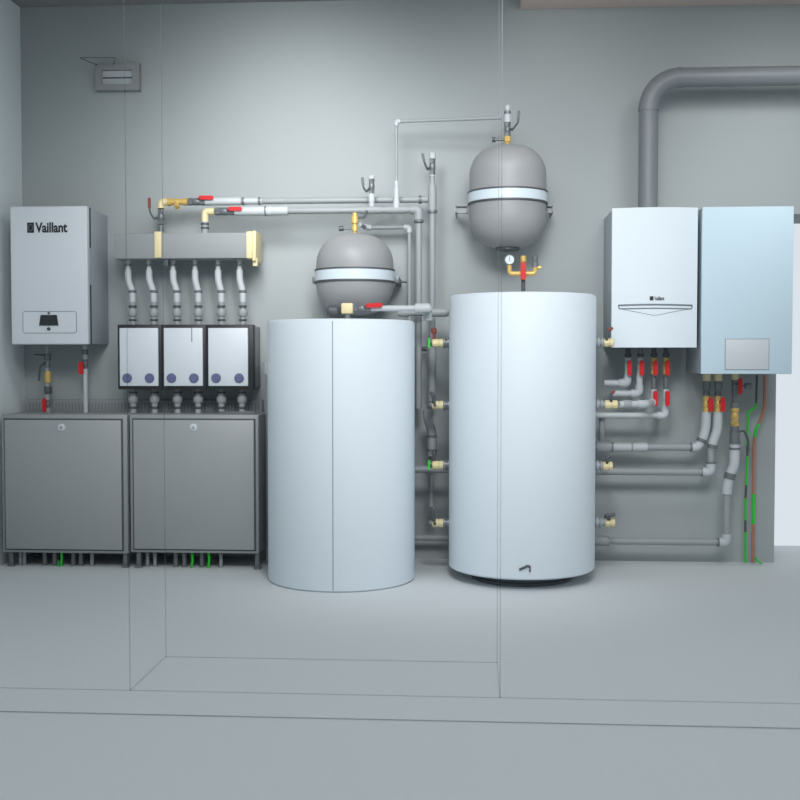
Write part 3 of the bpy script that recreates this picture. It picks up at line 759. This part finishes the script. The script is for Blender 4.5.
# flue
Yu = 5.75
xv = P(648.3, 150, Yu).x; zh = P(730, 76.8, Yu).z
WBtop = P(655, 208, YW).z
t = thing('flue_pipe', 'thick grey flue pipe rising from the right white boiler and bending right', 'flue', (xv, Yu, WBtop))
R = .049; EB = .155
MB().cyl((xv, Yu, WBtop-.001), (xv, Yu, zh-EB), R, 40).build('riser', M['flue'], t)
el = []
for i in range(4):
    a = PI/2*i/3; el.append(Vector((xv+EB-EB*math.cos(a), Yu, zh-EB+EB*math.sin(a))))
MB().tube([Vector((xv, Yu, zh-EB))]+[Vector((xv+EB-EB*math.cos(PI/2*i/12), Yu, zh-EB+EB*math.sin(PI/2*i/12))) for i in range(1, 12)]+[Vector((xv+EB, Yu, zh))], R+.001, 0, 40).build('bend', M['flue'], t)
MB().cyl((xv+EB, Yu, zh), (3.2, Yu, zh), R, 40).build('level_run', M['flue'], t)
for p_, q_ in (((xv, Yu, zh-EB-.012), (xv, Yu, zh-EB+.012)), ((xv+EB-.012, Yu, zh), (xv+EB+.012, Yu, zh))):
    MB().cyl(p_, q_, R+.0035, 40).build('collar', M['flue'], t)
MB().box(xv+R*.42-.0016, xv+R*.42+.0016, Yu-R*.915-.002, Yu-R*.88, P(650, 163, Yu).z, zh-EB-.01).build('seam', M['line'], t)

# ------------------------------------------------------------------ valves under the white boiler
Ys = 5.76
HN = ['leftmost', 'second', 'third', 'rightmost']
for i, a in enumerate((628, 640.3, 654, 666)):
    X = P(a, 360, Ys).x
    z = P(a, 366, Ys).z
    lab = ('upper red-handled valve, '+HN[i]+' of the four under the right white boiler')
    t = valve(lab, Vector((X, Ys, z)), 'z', .085, .0165, 'pale' if i < 2 else 'brass', handle=(P(a+1.4, 362.5, Ys-.035), P(a+1.4, 373.5, Ys-.035)), hw=.023, group='upper valves under the white boiler')
    MB().cyl((X, Ys, z+.042), (X, Ys, WB-.001), .0125, 16).build('tail', M['dark' if i != 1 else 'fit'], t)
    MB().cyl((X, Ys, z+.05), (X, Ys, z+.064), .018, 6).build('nut', M['dark'], t)
    if i >= 2:
        z2_ = P(a, 397, Ys).z
        MB().cyl((X, Ys, z-.042), (X, Ys, z2_+.04), .0125, 16).build('link', M['fit'], t)
        t = valve('lower red-handled valve, '+('left' if i == 2 else 'right')+' of the two beneath the brass valves', Vector((X, Ys, z2_)), 'z', .08, .0165, 'pale', handle=(P(a+1.4, 393, Ys-.035), P(a+1.4, 404, Ys-.035)), hw=.023, group='lower valves under the white boiler')
# outgoing pipes of those four
def down_left(label, a, y0, y1, xend, Yend=None, r=.0165, m='pale'):
    X = P(a, y0, Ys).x; z = P(a, y1, Ys).z
    pts = [Vector((X, Ys, P(a, y0, Ys).z)), Vector((X, Ys, z)), Vector((P(xend, y1, Ys).x, Yend or Ys, z))]
    return pipe_run('elbow_pipe', label, 'pipe', pts, r, m, er=1.3)
down_left('pale elbow pipe turning left below the leftmost upper red valve', 627.3, 374.3, 383, 604, r=.0165)
down_left('pale elbow pipe turning left below the second upper red valve', 639.5, 374.3, 393.5, 612, r=.0165)
X = P(653, 404, Ys).x; z = P(630, 404.5, Yn).z
pipe_run('elbow_pipe', 'pale elbow pipe below the left lower red valve, reaching the tank valve', 'pipe', [Vector((X, Ys, P(653, 400, Ys).z)), Vector((X, Ys, z)), Vector((P(640, 404, 5.7).x, Yn+.04, z)), Vector((P(619, 404, Yn).x, Yn, z))], .0175, 'pale', er=1.2, couplings=[(Vector((P(627, 404, Yn).x, Yn+.013, z)), Vector((1, .12, 0)).normalized(), .022, 1.3, 'pipe')])
down_left('pale elbow pipe turning left below the right lower red valve', 665, 405, 415.5, 586, r=.0155)
# valves on the taller tank's right side
XR = T2[0]+T2[2]
for py, a in ((342.5, 608.5), (404.5, 611), (466, 607.5), (522.5, 610)):
    z = P(a, py, Yn).z; xc = P(a, py, Yn).x
    t = thing('tank_valve', {342.5: 'topmost brass tank valve with red-brown lever before the white boiler corner',
                             404.5: 'second brass tank valve at the taller tank right side, under the boiler',
                             466: 'third brass tank valve at the taller tank right side, above lower pipes',
                             522.5: 'lowest brass tank valve at the taller tank right side, near the floor'}[py], 'valve', (xc, Yn, z), 'brass valves on the right of the taller tank')
    hw_ = .032 if py == 404.5 else .024
    MB().lathe((xc-hw_, Yn, z), (1, 0, 0), [(.017, 0), (.022, .004), (.022, hw_), (.019, hw_+.004), (.022, hw_+.008), (.022, 2*hw_-.003), (.019, 2*hw_)], 10).build('body', M['cream'], t)
    MB().lathe((XR+.0005, Yn, z), (1, 0, 0), [(.019, 0), (.019, .004), (.027, .006), (.027, .017), (.018, .019), (.018, .024), (.025, .026), (.025, .034), (.017, .036), (.017, max(.04, xc-hw_-XR+.002))], 20).build('union', M['pipe'], t)
    lv = {342.5: ((606.5, 339), (608, 331.5), (612, 328.5)), 404.5: ((611, 400), (611, 394.5), (614, 391.5)), 466: ((607, 462), (606, 458), (611, 456)), 522.5: ((609, 519), (606, 515.5), (615, 514.5))}[py]
    lo = MB().tube([P(*q, Yn-.02) for q in lv], .007 if py != 522.5 else .009, .008, 10).build('lever', M['dark'], t)
    MB().tube([P(lv[0][0], lv[0][1], Yn-.02), Vector((xc, Yn, z))], .006).build('stem', M['dark'], t)
    if py < 450:
        lever_plate(MB(), P(lv[1][0]+1, lv[1][1]-2, Yn-.024), P(lv[2][0], lv[2][1], Yn-.024), .013, .01, (0, 1, 0)).build('grip', M['brown'], lo)
    if py != 404.5:
        MB().tube([Vector((xc+hw_*.4, Yn, z)), Vector((xc+hw_*.4, 5.70, z))], .014).build('tail', M['fit'], t)
# level pipes to the right
Yp_ = 5.80
def level(label, y, xa, xe, yup, r, sleeve, gname):
    pts = [P(xa, y, Yp_), P(xe, y, Yp_)]; pts[1].z = pts[0].z = P((xa+xe)/2, y, Yp_).z
    pts.append(Vector((pts[1].x, Yp_, P(xe, yup, Yp_).z)))
    return pts
# 447
pts = level('', 447, 592, 699, 440, .0165, None, '')
z = pts[0].z
gx = lambda p: P(p, 447, Yp_).x
t = thing('level_pipe', 'upper level grey pipe with reducers from the taller tank to the blue unit', 'pipe', pts[0])
MB().cyl(pts[0], (gx(692), Yp_, z), .0185).build('pipe', M['pipe'], t)
MB().cyl((gx(596), Yp_, z), (gx(611), Yp_, z), .033, 20).build('tee', M['pipe'], t)
MB().cyl((gx(613), Yp_, z), (gx(631), Yp_, z), .024, 20).build('sleeve', M['pale'], t)
MB().cyl((gx(632.5), Yp_, z), (gx(647), Yp_, z), .0235, 20).build('sleeve', M['pale'], t)
MB().cyl((gx(611), Yp_, z), (gx(612.5), Yp_, z), .027, 20).build('ring', M['fit'], t)
MB().cyl((gx(690), Yp_, z), (gx(692), Yp_, z), .0225, 20).build('ring', M['fit'], t)
A = P(697.5, 447, Yp_); A.z = z
B = P(702, 440, Yp_); C = P(705.5, 430, Yp_); D = P(706.5, 412, Yp_)
MB().tube([Vector((gx(692), Yp_, z)), A, B], .0235, .015).build('elbow', M['pale'], t)
MB().cyl(P(700.7, 442, Yp_), P(702.2, 438.6, Yp_), .026, 20).build('ring', M['fit'], t)
MB().tube([B, C, D], .0245, .05).build('curved_riser', M['pale'], t)
xtee = P(601.8, 430, Yp_).x
t = thing('short_riser', 'short upright pipe joining two level pipes beside the taller tank', 'pipe', (xtee, Yp_, z))
MB().cyl((xtee, Yp_, z+.03), (xtee, Yp_, P(602, 416, Yp_).z), .0165).build('pipe', M['pipe'], t)
# 472
z = P(650, 471.7, Yp_).z
gx = lambda p: P(p, 472, Yp_).x
t = thing('level_pipe', 'middle level grey pipe from the taller tank, rising under the blue unit', 'pipe', (gx(590), Yp_, z))
MB().cyl((gx(590), Yp_, z), (gx(704), Yp_, z), .0185).build('pipe', M['pipe'], t)
MB().cyl((gx(701.5), Yp_, z), (gx(703), Yp_, z), .0225, 20).build('ring', M['fit'], t)
X = P(710.8, 465, Yp_).x
MB().tube([Vector((gx(702), Yp_, z)), Vector((X, Yp_, z)), Vector((X, Yp_, P(711, 462, Yp_).z))], .0245, .02).build('elbow', M['pale'], t)
MB().cyl((X, Yp_, P(711, 463, Yp_).z), (X, Yp_, P(711, 447, Yp_).z), .0175).build('riser', M['pipe'], t)
MB().tube([P(711.5, 449, Yp_), P(713.5, 440, Yp_), P(717.5, 430, Yp_), P(718, 412, Yp_)], .0245, .05).build('curved_riser', M['pale'], t)
MB().cyl(P(711.8, 448.5, Yp_), P(712.7, 444.5, Yp_), .027, 20).build('ring', M['fit'], t)
MB().cyl((X, Yp_, P(711, 463.4, Yp_).z), (X, Yp_, P(711, 461.8, Yp_).z), .027, 20).build('ring', M['fit'], t)
# 541
z = P(660, 541.5, Yp_).z
gx = lambda p: P(p, 541, Yp_).x
t = thing('level_pipe', 'lowest level grey pipe above the floor with tall riser to blue unit', 'pipe', (gx(600), Yp_, z))
MB().cyl((gx(592), Yp_, z), (gx(720), Yp_, z), .0185).build('pipe', M['pipe'], t)
MB().cyl((gx(592), Yp_, z), (gx(609), Yp_, z), .027, 20).build('sleeve', M['pipe'], t)
MB().cyl((gx(717), Yp_, z), (gx(718.4), Yp_, z), .023, 20).build('ring', M['fit'], t)
X = P(726.5, 510, Yp_).x
MB().tube([Vector((gx(719), Yp_, z)), Vector((X, Yp_, z)), Vector((X, Yp_, P(727, 534, Yp_).z))], .0245, .02).build('elbow', M['pale'], t)
MB().cyl((X, Yp_, P(727, 536, Yp_).z), (X, Yp_, P(727, 488, Yp_).z), .0185).build('riser', M['pipe'], t)
MB().tube([Vector((X, Yp_, P(727, 494, Yp_).z)), P(727.5, 484, Yp_), P(730, 475, Yp_)], .0255, .03).build('coupling', M['pale'], t)
MB().cyl(P(729, 479, Yp_), P(730.6, 473, Yp_), .029, 20).build('ring', M['fit'], t)
MB().tube([P(730, 475, Yp_), P(734.3, 465, Yp_), P(735, 442, Yp_)], .0255, .05).build('curved_riser', M['pale'], t)
MB().cyl(P(735, 449.5, Yp_), P(735, 447.5, Yp_), .0285, 20).build('ring', M['fit'], t)
MB().cyl(P(735, 444, Yp_), P(735, 442, Yp_), .0285, 20).build('ring', M['fit'], t)
# shadow gap plinth behind the lowest pipe
x0, x1, z0_, z1_ = rect(600, 545, 707, 549, 5.93)
# connections below the pale blue unit
for i, (a, hx) in enumerate(((706.5, 710.7), (718, 722.8))):
    X = P(a, 400, Yp_).x
    zz1 = P(a, 398, Yp_).z
    t = valve(('left' if i == 0 else 'right')+' red-handled valve of the pair under the pale blue unit', Vector((X, Yp_, P(a, 404, Yp_).z)), 'z', .085, .0195, 'brass', handle=(P(hx, 399.5, Yp_-.04), P(hx, 409.5, Yp_-.04)), hw=.0235, group='valves under the pale blue unit')
    MB().lathe((X, Yp_, P(a, 397, Yp_).z), (0, 0, 1), [(.016, 0), (.02, .01), (.014, .03), (.021, .045), (.021, .075), (.016, P(a, 380, Yp_).z-P(a, 397, Yp_).z)], 10).build('adapter', M['fit'], t)
    MB().cyl((X, Yp_, P(a, 381, Yp_).z), (X, Yp_, LB-.001), .021, 8).build('top_nut', M['cream'], t)
X = P(735, 400, Yp_).x
t = valve('single red-handled valve with side knob right of the pair under the blue unit', Vector((X, Yp_, P(735, 386.5, Yp_).z)), 'z', .075, .0185, 'fit', handle=(P(740.2, 380, Yp_-.04), P(740.2, 392.5, Yp_-.04)), hw=.021)
MB().cyl((X, Yp_, P(735, 380, Yp_).z), (X, Yp_, LB-.001), .0185, 8).build('top_nut', M['cream'], t)
zk = P(745, 386, Yp_).z
MB().tube([Vector((X, Yp_, zk)), Vector((P(746, 386, Yp_).x, Yp_, zk))], .006).build('side_stem', M['fit'], t)
MB().cyl((P(745, 386, Yp_).x, Yp_, zk), (P(751, 386, Yp_).x, Yp_, zk), .017, 12).build('side_knob', M['fit'], t)
zc_, zd_ = P(735, 426, Yp_).z, P(735, 408, Yp_).z
t = thing('strainer', 'yellow brass strainer stacked below the single red-handled valve', 'strainer', (X, Yp_, P(735, 441.8, Yp_).z))
MB().lathe((X, Yp_, zc_), (0, 0, 1), [(.021, 0), (.021, .014), (.016, .02), (.02, .05), (.016, .07), (.022, .078), (.022, zd_-zc_)], 12).build('body', M['brass'], t)
MB().cyl((X, Yp_-.004, zc_+.045), (X-.014, Yp_-.035, zc_+.02), .013, 10).build('cap', M['brass'], t)
MB().lathe((X, Yp_, zd_), (0, 0, 1), [(.022, 0), (.022, .03), (.016, .036), (.018, .06), (.014, P(735, 393.6, Yp_).z-zd_)], 10).build('adapter', M['fit'], t)
MB().lathe((X, Yp_, P(735, 441.8, Yp_).z), (0, 0, 1), [(.0255, 0), (.0255, .05), (.021, .055), (.023, zc_-P(735, 441.8, Yp_).z)], 12).build('lower_body', M['fit'], t)
MB().tube([Vector((X+.015, Yp_-.01, P(735, 432, Yp_).z)), P(744, 430, Yp_-.02), P(748.5, 440, Yp_-.02), P(748.5, 452, Yp_-.02)], .006, .02, 8).build('drain_arm', M['dark'], t)

# ------------------------------------------------------------------ cables
Yc_ = 5.88
def cable(label, pts, r, segs, name):
    t = thing(name, label, 'cable', (P(pts[-1][0], pts[-1][1], Yc_).x, Yc_, 0))
    W3 = [P(a, c, Yc_) for a, c in pts]; W3[0].z = LB-.001; W3[-1].z = r
    def at(y):
        for (a, c), (d, e) in zip(pts, pts[1:]):
            if c <= y <= e: k = (y-c)/(e-c) if e > c else 0; return P(a+(d-a)*k, y, Yc_)
    for s0, s1, m in segs:
        pp = [at(s0)]+[P(a, c, Yc_) for a, c in pts if s0 < c < s1]+[at(s1) if s1 < 900 else W3[-1]]
        MB().tube(pp, r, .02, 10).build('sheath', M[m], t)
    return t
cable('thin green and dark cable from the blue unit down to the floor', [(757, 375), (756.3, 403), (755, 408.5), (748.3, 410.5), (747.3, 440), (747.5, 455), (745.5, 500), (745.3, 562.5)], .0062,
      [(375, 403, 'dark'), (403, 446, 'green'), (446, 456, 'dark'), (456, 485, 'green'), (485, 498, 'dark'), (498, 520, 'green'), (520, 532, 'dark'), (532, 562.5, 'green')], 'wall_cable')
cable('thicker brown cable with green stretches, rightmost cable under the blue unit', [(764.8, 375), (764.5, 408), (762, 417), (755.5, 430), (754, 445), (753.5, 500), (753, 540), (753, 562.5)], .0085,
      [(375, 424, 'copper'), (424, 437, 'green'), (437, 494, 'copper'), (494, 524, 'green'), (524, 552, 'copper'), (552, 562.5, 'copper')], 'wall_cable')
q = floor_y(754, 562)
tag(MB().tube([P(755, 558, 5.87), P(758, 561.5, 5.87), P(762, 563.5, 5.86)], .0055, .01, 8).build('cable_tail', M['green'], origin=P(755, 558, 5.87)), 'short green cable tail bending out at the foot of the brown cable', 'cable')

# ------------------------------------------------------------------ wall vent, top left
Yvent = 5.93
x0, x1, z0, z1 = rect(96, 64.3, 140.3, 91, Yvent)
t = thing('wall_vent', 'grey framed slotted vent high on the back wall near the left corner', 'vent', ((x0+x1)/2, Yvent, z0))
i0, i1, j0, j1 = rect(102.5, 70.8, 133.2, 85, Yvent)
b = MB()
b.box(x0, i0, Yvent-.02, W, z0, z1); b.box(i1, x1, Yvent-.02, W, z0, z1); b.box(i0, i1, Yvent-.02, W, z0, j0); b.box(i0, i1, Yvent-.02, W, j1, z1)
b.build('frame', M['vent'], t)
MB().box(i0, i1, Yvent, W, j0, j1).build('panel', M['pale'], t)
zm = (j0+j1)/2
MB().box(i0+.004, i1-.004, Yvent-.006, Yvent+.002, zm-.003, zm+.003).build('slot_blade', M['dark'], t)
t2 = [P(97, 65, 5.91), P(80, 57.8, 5.80), P(115.5, 57.8, 5.80), P(113.3, 64.3, 5.91)]
MB().tube(t2, .0022, 0, 6).build('hanger_wire', M['dark'], t)

# ------------------------------------------------------------------ light
w = bpy.data.worlds.new('world'); SC.world = w; w.use_nodes = True
nt = w.node_tree; bg = nt.nodes['Background']; bg.inputs['Strength'].default_value = 1
tc = nt.nodes.new('ShaderNodeTexCoord'); mr = nt.nodes.new('ShaderNodeMapRange')
mr.inputs['From Min'].default_value = .2; mr.inputs['From Max'].default_value = .7
mx = nt.nodes.new('ShaderNodeMix'); mx.data_type = 'RGBA'
mx.inputs[6].default_value = (.345, .375, .395, 1); mx.inputs[7].default_value = (.70, .765, .815, 1)
dt = nt.nodes.new('ShaderNodeVectorMath'); dt.operation = 'DOT_PRODUCT'; dt.inputs[1].default_value = (.62, .78, 0)
nt.links.new(tc.outputs['Generated'], dt.inputs[0]); nt.links.new(dt.outputs['Value'], mr.inputs['Value'])
sp = nt.nodes.new('ShaderNodeSeparateXYZ'); m2 = nt.nodes.new('ShaderNodeMapRange'); ma = nt.nodes.new('ShaderNodeMath'); ma.operation = 'MAXIMUM'
m2.inputs['From Min'].default_value = .35; m2.inputs['From Max'].default_value = .8
nt.links.new(tc.outputs['Generated'], sp.inputs[0]); nt.links.new(sp.outputs['Z'], m2.inputs['Value'])
nt.links.new(mr.outputs[0], ma.inputs[0]); nt.links.new(m2.outputs[0], ma.inputs[1]); nt.links.new(ma.outputs[0], mx.inputs[0]); nt.links.new(mx.outputs[2], bg.inputs['Color'])
def area(name, loc, rot, sx, sy, e, col=(.985, .993, 1)):
    l = bpy.data.lights.new(name, 'AREA'); l.shape = 'RECTANGLE'; l.size = sx; l.size_y = sy; l.energy = e; l.color = col
    o = bpy.data.objects.new(name, l); COL.objects.link(o); o.location = loc; o.rotation_euler = rot
    return o
area('ceiling_lamp', (-.6, 4.1, CEIL-.02), (0, 0, 0), 1.2, .7, 13)
area('ceiling_lamp', (1.1, 4.1, CEIL-.02), (0, 0, 0), 1.2, .7, 11)
def spot(name, loc, aim, e, deg, blend=1., size=.45):
    l = bpy.data.lights.new(name, 'SPOT'); l.energy = e; l.spot_size = math.radians(deg); l.spot_blend = blend; l.shadow_soft_size = size; l.color = (.985, .993, 1)
    o = bpy.data.objects.new(name, l); COL.objects.link(o); o.location = loc
    o.rotation_euler = (Vector(aim)-Vector(loc)).to_track_quat('-Z', 'Y').to_euler()
    return o
q = P(300, 165, W); spot('wall_washer', (q.x+.1, 4.2, CEIL-.25), (q.x, W, q.z), 185, 66)
q = P(785, 165, W); spot('wall_washer', (q.x-.1, 4.6, CEIL-.2), (q.x, W, q.z), 76, 74)
q = P(540, 140, W); spot('wall_washer', (q.x, 4.2, CEIL-.25), (q.x, W, q.z), 66, 66)  # extra spot added to brighten the wall between the two pools
spot('front_fill', (.1, 2.5, CEIL-.3), (-.1, 5.2, 1.25), 250, 58, 1, .4)  # unseen fill spot added to brighten the tank fronts
spot('front_fill', (-1.2, 2.7, CEIL-.3), (-1.85, 5.7, 1.35), 125, 50, 1, .4)  # second added fill, lifts the left boiler and pump modules
spot('front_fill', (1.2, 2.7, CEIL-.3), (1.4, 5.6, 1.15), 105, 46, 1, .4)  # third added fill, evens out the units on the right

vs = SC.view_settings
vs.view_transform = 'Standard'; vs.look = 'None'; vs.exposure = 0; vs.gamma = 1; vs.use_curve_mapping = False
